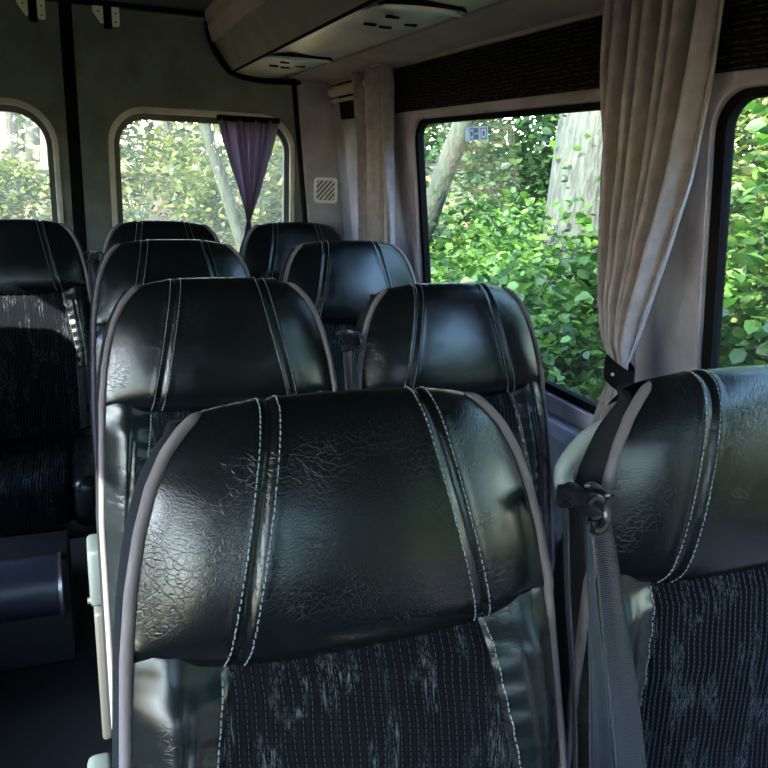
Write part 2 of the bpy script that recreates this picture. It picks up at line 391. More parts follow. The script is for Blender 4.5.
# ------------------------------------------------------------------ overhead lockers
def locker(s, label):
    X = (lambda x: x) if s > 0 else (lambda x: .02-x)
    root = empty('overhead_locker', (X(.8), .6, 1.78)); tag(root, label, 'luggage locker')
    off = root.location
    def bs(name, prof, m, y0=YF+.08, y1=3.455):
        o = band_strip(name, [(X(x)-off.x, z-off.z) for x, z in prof], y0-off.y, y1-off.y, m, root); return o
    bs('body', [(.54, 2.0), (.562, 1.945), (.582, 1.884), (.655, 1.786), (.66, 1.789), (.94, 1.789), (1.06, 1.779), (1.075, 1.80), (1.05, 2.0)], M['binface'])
    bs('upper_band', [(.535, 1.995), (.553, 1.935), (.560, 1.935), (.545, 1.995)], M['felt_brown'])
    bs('edge_highlight', [(.548, 1.940), (.566, 1.884), (.576, 1.884), (.562, 1.940)], M['binedge'])  # pale strip painted in for the highlight along the locker edge
    bs('door', [(.572, 1.882), (.644, 1.778), (.656, 1.784), (.584, 1.886)], M['binface'], YF+.08, 3.44)
    bs('door_gap_strip', [(.643, 1.781), (.649, 1.773), (.656, 1.774), (.652, 1.786)], M['blackmatt'], YF+.08, 3.44)  # black strip stands for the shaded gap between door and panel
    # panel with air vents and reading lamps, gently bowed
    prof = []
    for k in range(13):
        t = k/12; prof.append((.652+t*.235, 1.776-.016*math.sin(math.pi*t)**.8))
    prof += [(.887, 1.79), (.652, 1.79)]
    p = bs('service_panel', prof, M['lens'], YF+.08, 3.44)
    bs('lower_trim', [(.887, 1.768), (1.07, 1.757), (1.08, 1.78), (.887, 1.785)], M['felt_brown'], YF+.08, 3.44)
    # rubber profile round the rear end
    bm = bmesh.new()
    pts = [(.545, 1.96), (.556, 1.90), (.575, 1.86), (.606, 1.81), (.640, 1.775), (.70, 1.757), (.78, 1.75), (.87, 1.752), (.96, 1.753), (1.075, 1.75)]
    tube(bm, [(X(x)-off.x, 3.462-off.y, z-off.z) for x, z in pts], .011, 8)
    frombm('end_seal', bm, M['blackmatt'], root)
    # repeated lamp and vent modules
    for yc in (2.82, 1.83, .84, -.15):
        q = empty('lamp_module', (0, 0, 0)); q.parent = root
        bm = bmesh.new()
        cx, zc = .735, 1.761
        # shallow dome
        L = 16; R_ = 5; vs = []
        for i in range(R_+1):
            row = []
            for k in range(L):
                a = 2*math.pi*k/L; r = i/R_
                row.append(bm.verts.new((X(cx+math.cos(a)*.092*r)-off.x, yc+math.sin(a)*.17*r-off.y, zc-.014*(1-r**3)-off.z+.001)))
            vs.append(row)
        for i in range(R_):
            for k in range(L):
                f = (vs[i][k], vs[i][(k+1) % L], vs[i+1][(k+1) % L], vs[i+1][k])
                bm.faces.new(f)
        bmesh.ops.remove_doubles(bm, verts=bm.verts, dist=1e-5)
        o = frombm('lamp_dome', bm, M['lens'], q)
        bm = bmesh.new()    # dark crescent gap
        arc = [(X(cx+.01+math.cos(a)*.108)-off.x, yc-.10+math.sin(a)*.085-off.y, zc-.001-off.z) for a in np.linspace(3.3, 6.0, 22)]
        tube(bm, arc, [.0015+.0065*math.sin(math.pi*k/21) for k in range(22)], 6); frombm('crescent_gap', bm, M['blackmatt'], q)
        bm = bmesh.new()    # pale crescent lamp rim on the near side
        arc = [(X(cx+.01+math.cos(a)*.104)-off.x, yc-.085+math.sin(a)*.080-off.y, zc-.008-off.z) for a in np.linspace(3.35, 5.9, 22)]
        tube(bm, arc, [.001+.0095*math.sin(math.pi*k/21)**.7 for k in range(22)], 8); frombm('lamp_rim', bm, M['lamp'], q)
        for dx, dy in ((-.045, .07), (.0, .085), (-.035, -.05), (.04, .02)):
            bm = bmesh.new(); rbox(bm, -.016, .016, -.006, .006, -.003, .003, .002)
            o = frombm('slot', bm, M['blackmatt'], q); o.location = (X(cx+dx)-off.x, yc+dy-off.y, zc-.013-off.z)
    return root
locker(1, 'taupe overhead luggage locker with olive lamp panel above the right-hand windows')
locker(-1, 'taupe overhead luggage locker on the far side of the aisle, out of view')

# ------------------------------------------------------------------ seats
def smooth_table(xs, ys, n=400, k=9):
    X = np.linspace(xs[0], xs[-1], n); Y = np.interp(X, xs, ys)
    pad = np.pad(Y, k, mode='edge'); Y = np.convolve(pad, np.ones(2*k+1)/(2*k+1), 'valid'); return lambda v: float(np.interp(v, X, Y))
hz_ = smooth_table([0, .005, .012, .022, .04, .07, .11, .16, .22, .33, .45, .85], [.122, .141, .155, .168, .184, .200, .213, .224, .232, .239, .246, .248], 900, 3)
def hw(zp): return hz_(max(zp, 0))
def catmull(P, n):
    P = np.array(P, float); N = len(P); out = []
    for t in np.linspace(0, N-1-1e-9, n):
        i = int(t); f = t-i
        p0, p1, p2, p3 = P[max(i-1, 0)], P[i], P[i+1], P[min(i+2, N-1)]
        out.append(.5*((2*p1)+(-p0+p2)*f+(2*p0-5*p1+4*p2-p3)*f*f+(-p0+3*p1-3*p2+p3)*f**3))
    return np.array(out)
NC = 56
Cc = catmull([(.055, .020), (.046, .004), (.026, -.006), (.004, -.002), (-.014, .018), (-.025, .055), (-.034, .110), (-.038, .165), (-.033, .212), (-.014, .240), (.006, .248)], NC)
Ee = catmull([(.060, .045), (.054, .024), (.043, .010), (.031, .010), (.023, .026), (.017, .058), (.013, .105), (.010, .150), (.008, .195), (.005, .214), (.006, .224)], NC)
def sx_head(zp): return .083+(.135-.083)*min(max(zp, 0), .24)/.24
def head_pt(i, u):
    i0 = int(i); f = i-i0; i1 = min(i0+1, NC-1)
    c = Cc[i0]*(1-f)+Cc[i1]*f; e = Ee[i0]*(1-f)+Ee[i1]*f
    a = abs(u)**3.2; p = c+(e-c)*a; x = u*hw(e[1])
    s = sx_head(p[1]); d = abs(abs(x)-s)
    dep = .0032*math.exp(-(d/.0028)**2)-.0010*math.exp(-((d-.012)/.005)**2)
    # press inwards along the rough surface normal
    ny, nz = (1, 0) if c[1] > .03 else (.5, .9)
    return np.array((x, p[0]+dep*ny, p[1]+dep*nz))
REC = -.23
def LC(p): return (p[0], p[1]+REC*p[2], -p[2])       # seat-back local coordinates to the leaning back, origin at the seat top
def seam_low(zp): return .137+(.170-.137)*min(max((zp-.235)/.2, 0), 1)
def low_pt(zp, x):
    h = hw(zp); a = min(abs(x)/h, 1)
    base = np.interp(zp, [.220, .245, .27, .35, .5, .62, .74, .84], [.008, .002, -.012, -.019, -.012, -.022, -.030, -.005])
    y = base-.016*math.exp(-((abs(x)-.192)/.032)**2)
    y = y+(.008-y)*max(0, (a-.80)/.20)**2.2
    s = seam_low(zp); d = abs(abs(x)-s); y += .004*math.exp(-(d/.004)**2)
    d2 = abs(abs(x)-(s+(h-s)*.42)); y += .0045*math.exp(-(d2/.0045)**2)*min(1, max(0, (zp-.245)/.05))
    if abs(x) > s: y -= .0016*math.sin(zp*210+abs(x)*60)*math.exp(-((abs(x)-(s+.012))/.02)**2)+.001*math.sin(zp*390)*math.exp(-((abs(x)-h+.02)/.02)**2)
    return np.array((x, y, zp))
def gridmesh(name, rows, m, parent):
    nr = len(rows); nc = len(rows[0]); V = [p for r in rows for p in r]
    F = [(i*nc+j, i*nc+j+1, (i+1)*nc+j+1, (i+1)*nc+j) for i in range(nr-1) for j in range(nc-1)]
    return pydata(name, V, F, m, parent)
def build_seat():
    root = empty('passenger_seat'); T = 1.185
    def seatback(o): o.location = (0, 0, T); return o
    us = np.linspace(-1, 1, 131)
    seatback(gridmesh('headrest', [[LC(head_pt(i, u)) for u in us] for i in range(NC)], M['leather'], root))
    zs = np.linspace(.220, .84, 90)
    seatback(gridmesh('backrest_fabric', [[LC(low_pt(z, x)) for x in np.linspace(-seam_low(z), seam_low(z), 40)] for z in zs], M['fabric'], root))
    for s in (-1, 1):
        seatback(gridmesh('side_bolster', [[LC(low_pt(z, s*x)) for x in np.linspace(seam_low(z), hw(z), 34)][::s] for z in zs], M['bolster'], root))
    # piping along both edges and over the top
    side = [LC((hw(z), low_pt(z, hw(z))[1], z)) for z in np.linspace(.84, .232, 24)]
    hd = [LC((hw(Ee[i][1]), Ee[i][0], Ee[i][1])) for i in range(NC-1, int(np.argmin(Ee[:, 1]))-1, -1)]
    top = [LC(head_pt(0, u)) for u in np.linspace(.9, -.9, 10)]
    R = side+hd; Lf = [(-p[0], p[1], p[2]) for p in R][::-1]
    bm = bmesh.new()
    for P_, left in ((R, 0), (Lf, 1)):
        P_ = [P_[0]]+[p for k, p in enumerate(P_[1:], 1) if (Vector(p)-Vector(P_[k-1])).length > .002]
        n_ = len(P_); rd = [.0066*min(1, .15+(k if left else n_-1-k)/5) for k in range(n_)]; tube(bm, P_, rd, 8)
    seatback(frombm('piping', bm, M['piping'], root, angle=2))
    # charcoal cloth shell: sides and back
    rows = []
    for z in list(np.linspace(.022, .1, 12))+list(np.linspace(.12, .86, 26)):
        h = hw(z); yE = np.interp(z, [e[1] for e in Ee[20:]], [e[0] for e in Ee[20:]]) if z > .03 else np.interp(z, [.02, .03], [.050, .023])
        if z > .24: yE = .008
        Tk = np.interp(z, [.02, .06, .12, .25, .5, .85], [.02, .045, .065, .085, .10, .11])
        half = [(h, yE), (h+.006, yE+Tk*.18), (h+.011, yE+Tk*.4), (h+.009, yE+Tk*.7), (h-.006, yE+Tk*.93), (h-.03, yE+Tk), (h*.5, yE+Tk+.008), (0, yE+Tk+.010)]
        full = half+[(-x, y) for x, y in half[-2::-1]]
        rows.append([LC((x, y, z)) for x, y in full])
    fr = [LC((head_pt(0, u)[0], head_pt(0, u)[1], head_pt(0, u)[2])) for u in np.linspace(1, -1, 15)]
    seatback(gridmesh('back_shell', [fr]+rows, M['shell'], root))
    # stitching: small dashes of pale thread
    def dash(p, q, rad=.0007):
        p, q = Vector(p), Vector(q); tube(bm, [p, p.lerp(q, .5)+Vector((0, -.0006, .0003)), q], rad, 5)
    for s in (-1, 1):
        bm = bmesh.new()
        for o_ in (-.0095, .0095):
            pts = []
            for i in np.linspace(6, NC-5, 300):
                zc = Cc[int(i)][1]; x = s*(sx_head(zc)+o_); e = Ee[int(i)]; u = x/hw(e[1]); pts.append(Vector(LC(head_pt(i, u)))+Vector((0, -.0007, .0004)))
            walk(pts, dash)
        pts = []
        for z in np.linspace(.245, .8, 400):
            p = low_pt(z, s*(seam_low(z)+.006)); pts.append(Vector(LC(p))+Vector((0, -.0008, 0)))
        walk(pts, dash)
        seatback(frombm('stitching', bm, M['thread'], root, angle=2))
    # cushion
    bm = bmesh.new(); rbox(bm, -.145, .145, -.70, -.22, .33, .475, .035, 5); frombm('cushion_fabric', bm, M['fabric'], root)
    for s in (-1, 1):
        bm = bmesh.new(); a, b = sorted((s*.140, s*.240)); rbox(bm, a, b, -.71, -.20, .32, .485, .04, 5); frombm('cushion_bolster', bm, M['bolster'], root)
    bm = bmesh.new(); rbox(bm, -.235, .235, -.66, -.16, .27, .335, .01); frombm('seat_pan', bm, M['black'], root)
    for sx in (-1, 1):
        for sy in (-.58, -.20):
            bm = bmesh.new(); rbox(bm, sx*.19-.016, sx*.19+.016, sy-.02, sy+.02, .0, .275, .004); frombm('leg', bm, M['black'], root)
        bm = bmesh.new(); rbox(bm, sx*.19-.02, sx*.19+.02, -.62, -.16, .0, .025, .004); frombm('floor_rail', bm, M['chrome'], root)
    return root
def walk(pts, fn, step=.0062, on=.0042):
    d = 0; start = None; nxt = 0
    for a, b in zip(pts, pts[1:]):
        d += (b-a).length
        if start is None and d >= nxt: start = b; s0 = d
        elif start is not None and d-s0 >= on: fn(start, b); start = None; nxt = s0+step

def add_belt(root, s, spread=0.0):
    """black belt guide on the shoulder and its hanging webbing; s = side"""
    g = empty('belt_guide', (s*.262, -.045, 1.068)); g.parent = root; g.scale = (.8, .8, .8)
    bm = bmesh.new(); rbox(bm, -.022 if s > 0 else -.012, .012 if s > 0 else .022, .008, .030, -.022, .012, .006); frombm('bracket', bm, M['black'], g)
    bm = bmesh.new(); cyl(bm, (-s*.010, -.014, .006), (-s*.010, .014, .006), .0135, 20); bmesh.ops.bevel(bm, geom=[e for e in bm.edges if len(e.link_faces) == 2 and e.calc_face_angle() > 1], offset=.003, segments=2, affect='EDGES')
    frombm('knob', bm, M['black'], g)
    bm = bmesh.new(); pts = [(s*.014+math.cos(a)*.018, -.012+.008*math.sin(a), -.004+math.sin(a)*.021) for a in np.linspace(-2.0, 2.4, 20)]
    tube(bm, pts, .0062, 8); frombm('loop', bm, M['black'], g)
    bm = bmesh.new(); rbox(bm, -.004, .004, -.016, -.011, .021, .0245, .001); frombm('rivet', bm, M['chrome'], g)
    # webbing: from the loop down in front of the bolster edge
    def ribbon(name, ctr, wid, ang):
        V = []; n = len(ctr)
        cc = catmull(ctr, 30); ww = np.interp(np.linspace(0, 1, 30), np.linspace(0, 1, n), wid); aa = np.interp(np.linspace(0, 1, 30), np.linspace(0, 1, n), ang)
        for c, w_, a in zip(cc, ww, aa):
            d = np.array((math.cos(a), math.sin(a), 0)); nn = np.array((-math.sin(a), math.cos(a), 0))
            for k in np.linspace(-.5, .5, 7): V.append(c+d*w_*k+nn*.004*math.cos(k*math.pi*2)*.6)
        F = [(i*7+j, i*7+j+1, (i+1)*7+j+1, (i+1)*7+j) for i in range(29) for j in range(6)]
        o = pydata(name, V, F, M['belt'], root); md = o.modifiers.new('thick', 'SOLIDIFY'); md.thickness = .0014; return o
    x = s*.268
    if s > 0:
        ribbon('belt_webbing', [(x-.004, -.055, 1.055), (x-.004, -.085, .95), (x+.006, -.11, .82), (x+.012, -.14, .65), (x+.0, -.17, .47), (x-.01, -.2, .36)], [.020, .028, .038, .044, .046, .046], [.9, .6, .25, .1, .1, .1])
        ribbon('belt_return', [(x-.014, -.030, 1.050), (x-.012, -.05, .95), (x-.010, -.085, .82), (x-.012, -.12, .65), (x-.02, -.15, .47), (x-.03, -.18, .36)], [.016, .018, .022, .026, .03, .03], [1.2, 1.1, 1.0, .9, .8, .8])
    else:
        ribbon('belt_webbing', [(x+.004, -.055, 1.055), (x+.010, -.088, .95), (x+.026, -.115, .82), (x+.040, -.15, .65), (x+.03, -.18, .47), (x+.02, -.2, .36)], [.020, .030, .038, .044, .046, .046], [-.6, -.3, -.1, 0, 0, 0])
def add_cover(root, cz):
    c = empty('recliner_cover', (-.262, .10, cz-.135)); c.parent = root
    bm = bmesh.new(); rbox(bm, -.018, .014, -.035, .06, .60, .735, .010, 3); frombm('upper_cap', bm, M['cover'], c)
    bm = bmesh.new(); rbox(bm, -.012, .012, -.06, .05, .27, .60, .008, 3); frombm('lower_cover', bm, M['dark_inner'], c)
    bm = bmesh.new(); cyl(bm, (-.024, .0, .60), (-.014, .0, .60), .008, 12); frombm('bolt', bm, M['chrome'], c)
def add_handle(root):
    bm = bmesh.new()
    pts = catmull([(-.10, .05, 1.075), (-.125, .10, 1.060), (-.150, .17, 1.030), (-.150, .22, .985), (-.145, .235, .93), (-.14, .20, .88), (-.13, .10, .86)], 34)
    pts = catmull([(.02, .10, 1.065), (-.03, .19, 1.065), (-.070, .215, 1.048), (-.103, .225, 1.010), (-.115, .225, .972), (-.095, .20, .93), (-.06, .15, .90), (-.04, .10, .89)], 34)
    tube(bm, pts, .0155, 12, flat=.8); o = frombm('grab_handle', bm, M['handle'], root, angle=2); o['label'] = 'grey-green arched grab handle'
def copy_tree(o, parent=None):
    c = o.copy(); COL.objects.link(c); c.parent = parent
    for ch in list(o.children): copy_tree(ch, c)
    return c
proto = build_seat()
G = 'black leather passenger seats facing forward'
SEATS = [
 # x, y, dz, rotz, belt side, label
 (.250, .708, 0, 0, 1, 1, .10, 'nearest black leather seat with creased headrest and fabric back, front and centre'),
 (.780, .680, 0, .00, -1, 0, 0, 'black leather seat cut off by the right edge, with a grab handle at its shoulder'),
 (.256, 1.533, 0, 0, 1, 1, 0, 'black leather aisle seat directly behind the nearest centre seat'),
 (.778, 1.545, -.020, 0, -1, 0, 0, 'black leather seat in the second row beside the window with the sticker'),
 (.260, 2.299, 0, 0, 1, 0, 0, 'black leather aisle seat in the third row back'),
 (.795, 2.299, 0, 0, -1, 0, 0, 'black leather window seat in the third row, with sunlit piping by the right wall'),
 (.302, 3.021, 0, 0, -1, 0, 0, 'black leather rear-row seat mostly hidden below the middle of the right rear window'),
 (.812, 3.021, 0, 0, -1, 0, 0, 'black leather rear-row seat in the right corner under the plum curtain'),
 (-.205, 3.0, 0, 0, 1, 0, 0, 'rear-row seat at the far left with a patch of sunlight on its ribbed back'),
 (-.80, 2.52, 0, 0, -1, 0, 0, 'single seat across the aisle in the third row, outside the picture'),
 (-.78, 1.45, 0, 0, -1, 0, 0, 'single seat across the aisle in the second row, outside the picture'),
]
made = []
BACK = {1: -.16}
for i, (x, y, dz, rz, bs, cov, cz, lab) in enumerate(SEATS):
    o = proto if i == 0 else copy_tree(proto)
    o.location = (x, y, 0); o.rotation_euler = (0, 0, rz); tag(o, lab, 'seat', G); made.append(o)
    for ch in o.children:
        if ch.location.z > 1: ch.location.z += dz; ch.rotation_euler.x = -BACK.get(i, 0)
for o, sp in zip(made, SEATS):
    add_belt(o, sp[4])
    if sp[5]: add_cover(o, sp[6])
add_handle(made[1])

# rear row podium step with rounded vinyl nosing
st = empty('podium_step', (-.6, 2.3, 0)); tag(st, 'low dark podium step with rounded black vinyl nosing, coloured as under violet light, across the aisle', 'step')
bm = bmesh.new(); rbox(bm, -.55, .52, -.19, .0, .0, .33, .01); o = frombm('platform', bm, M['floor'], st)
bm = bmesh.new(); tube(bm, [(-.5, -.20, .26), (.49, -.20, .26)], .085, 32); frombm('nosing', bm, M['step'], st, angle=1)
bm = bmesh.new(); tube(bm, [(.492, -.20, .26), (.502, -.20, .26)], .087, 32); frombm('edge_strip', bm, M['chrome'], st, angle=1)

# ------------------------------------------------------------------ curtains
def curtain(name, label, m, rows, nfold, amp, mapf, tie=None, seed=0, group=None):
    """rows: (height, side0, side1, depth offset, fold scale)"""
    rg = np.random.default_rng(seed); root = empty(name, mapf((rows[0][1]+rows[0][2])/2, rows[-1][0], 0)); off = root.location
    tag(root, label, 'curtain')
    ph = rg.uniform(0, 6.28, 6); R = np.array(rows, float); ts = np.linspace(0, 1, 70)
    hs = np.interp(ts, np.linspace(0, 1, len(R)), R[:, 0]); out = []
    order = R[:, 0][::-1]
    for h in hs:
        a = np.interp(h, order, R[:, 1][::-1]); b = np.interp(h, order, R[:, 2][::-1]); d = np.interp(h, order, R[:, 3][::-1]); am = np.interp(h, order, R[:, 4][::-1])
        row = []
        for u in np.linspace(0, 1, 150):
            q = 2*math.pi*nfold*(u+.035*math.sin(3*u*6.28+ph[0])+.02*math.sin(h*4+u*5+ph[1]))
            f = math.sin(q+ph[2]); f = .8*math.sin(q+ph[2])+.4*math.sin(2*q+ph[3]); g = math.cos(q+ph[2])*.35+.35*math.sin(q*.37+h*2+ph[3])
            row.append(Vector(mapf(a+(b-a)*u+g*.25*amp*am, h, d+amp*am*(f+.4*math.sin(q*.5+ph[4]))))-off)
        out.append(row)
    o = gridmesh('cloth', out, m, root); md = o.modifiers.new('thick', 'SOLIDIFY'); md.thickness = .002
    if tie:
        h, a, b, d, r, zh = tie
        bm = bmesh.new(); n = 28; loops = []
        for k in range(n):
            t = 2*math.pi*k/n; c = math.cos(t); s = math.sin(t)
            yy = (a+b)/2+c*(b-a)/2*1.15; dd = d+s*r
            loops.append([bm.verts.new(Vector(mapf(yy+e*0, h+zz+.012*c, dd*1.0+ex*s))-off) for zz, ex, e in ((-zh, 0, 0), (-zh*.6, .003, 0), (zh*.6, .003, 0), (zh, 0, 0), (zh, -.004, 0), (-zh, -.004, 0))])
        for k in range(n):
            A, B = loops[k], loops[(k+1) % n]
            for j in range(6): bm.faces.new((A[j], A[(j+1) % 6], B[(j+1) % 6], B[j]))
        frombm('tieback', bm, M['blackmatt'], root)
        bm = bmesh.new(); p = Vector(mapf((a+b)/2-.01, h, d-r-.004))-off; bmesh.ops.create_icosphere(bm, subdivisions=2, radius=.004, matrix=Matrix.Translation(p)); frombm('tieback_stud', bm, M['chrome'], root)
    return root
wallmap = lambda y, h, d: (1.045+d, y, h)
c2 = curtain('window_curtain', 'large taupe curtain gathered in by a black tieback on the pillar between the side windows', M['curtain'],
    [(1.775, 1.426, 1.128, 0, .8), (1.6, 1.400, 1.122, -.005, 1), (1.42, 1.367, 1.135, -.01, 1.1), (1.28, 1.343, 1.172, -.01, 1.1), (1.17, 1.335, 1.21, -.005, 1), (1.09, 1.318, 1.238, 0, .8), (1.045, 1.300, 1.250, 0, .3), (1.00, 1.298, 1.244, .0, .3), (.94, 1.325, 1.23, .01, .5), (.86, 1.355, 1.215, .015, .6), (.76, 1.385, 1.20, .02, .7)],
    6.5, .030, wallmap, tie=(1.022, 1.236, 1.308, 0, .020, .026), seed=4)
c1 = curtain('window_curtain', 'narrow taupe curtain hanging straight at the rear end of the side window', M['curtain'],
    [(1.765, 2.97, 2.67, -.005, .9), (1.70, 2.92, 2.66, -.005, 1.1), (1.5, 2.87, 2.64, -.005, 1), (1.2, 2.83, 2.60, -.005, 1), (.82, 2.81, 2.58, 0, 1)],
    4, .027, wallmap, seed=9)
for k in range(2):
    bm = bmesh.new(); rbox(bm, -.004, .004, -.012, .012, -.008, .008, .002); o = frombm('rail_clip', bm, M['lamp'], c1)
    o.location = Vector((1.012, 2.70+.045*k, 1.766))-c1.location; o['label'] = 'white plastic rail clip'
c4 = curtain('window_curtain', 'unseen taupe curtain added half across the opposite window to block sun', M['curtain'],
    [(1.765, 1.20, 2.16, -.005, .9), (1.3, 1.20, 2.15, -.005, 1), (.80, 1.21, 2.14, 0, 1)], 11, .018, lambda y, h, d: (-1.025-d, y, h), seed=15)  # unseen curtain, added to keep the sun off the rear seat cushion
rearmap = lambda x, h, d: (x, 3.455+d, h)
c3 = curtain('rear_curtain', 'short plum curtain gathered to a point in the right rear window', M['plum'],
    [(1.590, .592, .838, 0, .8), (1.57, .590, .842, 0, 1), (1.50, .604, .826, 0, 1), (1.40, .635, .795, 0, .9), (1.30, .668, .765, 0, .7), (1.22, .692, .738, 0, .5), (1.165, .704, .718, 0, .25), (1.10, .690, .73, 0, .3), (1.0, .68, .735, 0, .5)],
    6.5, .013, rearmap, seed=21)
bm = bmesh.new(); rbox(bm, .58-c3.location.x, .85-c3.location.x, -.012, .012, 1.578-c3.location.z, 1.602-c3.location.z, .004); frombm('header_tape', bm, M['blackmatt'], c3)

# curtain rail clip and rolled blind near the rear corner
bl = empty('rolled_blind', (1.055, 2.95, 1.71)); tag(bl, 'small rolled ribbed beige blind under the locker at the rear corner', 'blind')
bm = bmesh.new(); tube(bm, [(0, -.20, .006), (0, .40, .006)], .021, 20); frombm('roll', bm, M['binedge'], bl)
bm = bmesh.new(); rbox(bm, -.006, .006, -.20, .40, -.040, -.026, .003); frombm('hem_bar', bm, M['binedge'], bl)

# ------------------------------------------------------------------ small fittings
def bracket(x, label):
    root = empty('door_latch_bracket', (x, YR-.006, 1.930)); root.scale = (.88, 1, .88); tag(root, label, 'bracket')
    bm = bmesh.new(); o = None
    pl = plate('angled_plate', [[(-.062, .085), (-.020, .085), (-.018, -.012), (-.030, -.012), (-.062, .035)], rrect(-.045, -.033, .030, .042, .0055, 4)], .006, lambda a, b, c: (a, c, b), M['bracket'], root, .001)
    pl = plate('hinge_plate', [rrect(.018, .050, -.022, .085, .010), rrect(.029, .040, -.010, .001, .005, 4), rrect(.029, .040, .026, .037, .005, 4)], .006, lambda a, b, c: (a, c-.004, b), M['bracket'], root, .001)
    bm = bmesh.new(); rbox(bm, -.018, .018, -.012, .004, -.035, .07, .004); frombm('black_catch', bm, M['blackmatt'], root)
bracket(-.105, 'cream metal latch bracket at the top of the left rear door')
bracket(.165, 'cream metal latch bracket at the top of the right rear door')
# vent grille on the rear corner pillar
vg = empty('vent_grille', (1.055, YR-.082, 1.305)); vg.rotation_euler = (0, 0, -.36); tag(vg, 'small square grey vent grille with slanted slots on the rear corner pillar', 'vent')
mp = lambda a, b, c: (a, c, b)
ring('bezel', rrect(-.052, .052, -.055, .055, .016), rrect(-.041, .041, -.044, .044, .010), .008, mp, M['grille'], vg, .001)
bm = bmesh.new(); rbox(bm, -.042, .042, .0, .004, -.045, .045, 0); frombm('backing', bm, M['dark_inner'], vg)
for k in range(-3, 4):
    c = k*.0155; pts = []
    for t in np.linspace(-.06, .06, 60):
        px, pz = c*.7+t*.65, -c*.7+t*.76
        if abs(px) < .041 and abs(pz) < .044: pts.append((px, -.001, pz))
    if len(pts) > 3:
        bm = bmesh.new(); tube(bm, [pts[0], pts[-1]], .0036, 6); frombm('slat', bm, M['grille'], vg)
# pictogram sticker on the side window glass
z = 1.524
sk = empty('window_sticker', (WX(z)+.014, 2.135, z)); tag(sk, 'small white and blue pictogram sticker at the top of the side window', 'sticker')
sk.rotation_euler = (0, -.12, 0)
smap = lambda a, b, c: (c, a, b)
plate('backing', [rrect(-.072, .072, -.020, .020, .004)], .0008, smap, M['sticker'], sk)
for a0, a1 in ((.042, .066), (.012, .036)):
    ring('square', rrect(a0-.028, a1-.026, -.016, .016, .002), rrect(a0-.025, a1-.029, -.013, .013, .001), .0008, lambda a, b, c: (c-.001, a, b), M['blue'], sk)
ring('square', rrect(-.066, -.030, -.016, .016, .002), rrect(-.063, -.033, -.013, .013, .001), .0008, lambda a, b, c: (c-.001, a, b), M['blue'], sk)
plate('mark', [rrect(-.010, .006, -.012, -.002, .001)], .0008, lambda a, b, c: (c-.001, a, b), M['blue'], sk)
plate('mark', [rrect(-.010, .006, .003, .012, .001)], .0008, lambda a, b, c: (c-.001, a, b), M['blue'], sk)
for cy in (.027, -.048): plate('mark', [[(cy+math.cos(t)*.006, math.sin(t)*.008) for t in np.linspace(0, 6.28, 12, endpoint=False)]], .0008, lambda a, b, c: (c-.001, a, b), M['blue'], sk)

# ------------------------------------------------------------------ the wood outside
GZ = -.62
def gh(x, y):
    z = GZ + .03*np.sin(x*1.3)+.03*np.cos(y*.9)
    z = z + np.clip(y-7, 0, 12)*.14 + np.clip(x-3.2, 0, 8)*.10
    return z
N = 90; xs = np.linspace(-22, 26, N); ys = np.linspace(-14, 34, N)
V = [(x, y, float(gh(x, y))) for y in ys for x in xs]
F = [(j*N+i, j*N+i+1, (j+1)*N+i+1, (j+1)*N+i) for j in range(N-1) for i in range(N-1)]
g = pydata('forest_ground', V, F, M['ground']); structure(g)
LT = np.array([(0, 0, 0), (-.34, .28, .07), (-.30, .68, .06), (0, 1, -.06), (.30, .68, .06), (.34, .28, .07)])
def leaves(name, pts, size, m, parent=None, up=.5, face=None):
    n = len(pts); P = np.asarray(pts, float)
    nrm = rng.normal(size=(n, 3)); nrm[:, 2] = np.abs(nrm[:, 2])+up*2
    if face is not None: nrm += np.array(face)*1.2
    nrm /= np.linalg.norm(nrm, axis=1)[:, None]
    d = rng.normal(size=(n, 3)); d -= (d*nrm).sum(1)[:, None]*nrm; d /= np.linalg.norm(d, axis=1)[:, None]
    s = np.cross(d, nrm); sz = size*rng.uniform(.55, 1.25, n)
    V = P[:, None, :]+sz[:, None, None]*(LT[None, :, 0, None]*s[:, None, :]+LT[None, :, 1, None]*d[:, None, :]+LT[None, :, 2, None]*nrm[:, None, :])
    V = V.reshape(-1, 3); me = bpy.data.meshes.new(name)
    me.vertices.add(n*6); me.vertices.foreach_set('co', V.ravel())
    base = (np.arange(n)*6)[:, None]; q = np.concatenate([base+np.array([0, 3, 2, 1]), base+np.array([0, 5, 4, 3])], 1).ravel()
    me.loops.add(n*8); me.loops.foreach_set('vertex_index', q.astype(np.int32)); me.polygons.add(n*2)
    me.polygons.foreach_set('loop_start', np.arange(0, n*8, 4, dtype=np.int32)); me.polygons.foreach_set('loop_total', np.full(n*2, 4, dtype=np.int32))
    me.update(calc_edges=True)
    at = me.attributes.new('tint', 'FLOAT', 'POINT'); at.data.foreach_set('value', np.repeat(rng.random(n)**1.3, 6).astype(np.float32))
    me.validate(); return link(name, me, m, parent, False)
def blob(c, r, n, clumps=14, spread=.34):
    c = np.array(c, float); r = np.array(r, float)
    cc = rng.normal(size=(clumps, 3)); cc /= np.linalg.norm(cc, axis=1)[:, None]; cc *= rng.uniform(.45, 1, clumps)[:, None]
    k = rng.integers(0, clumps, n); p = cc[k]+rng.normal(size=(n, 3))*spread*.55
    return c+p*r
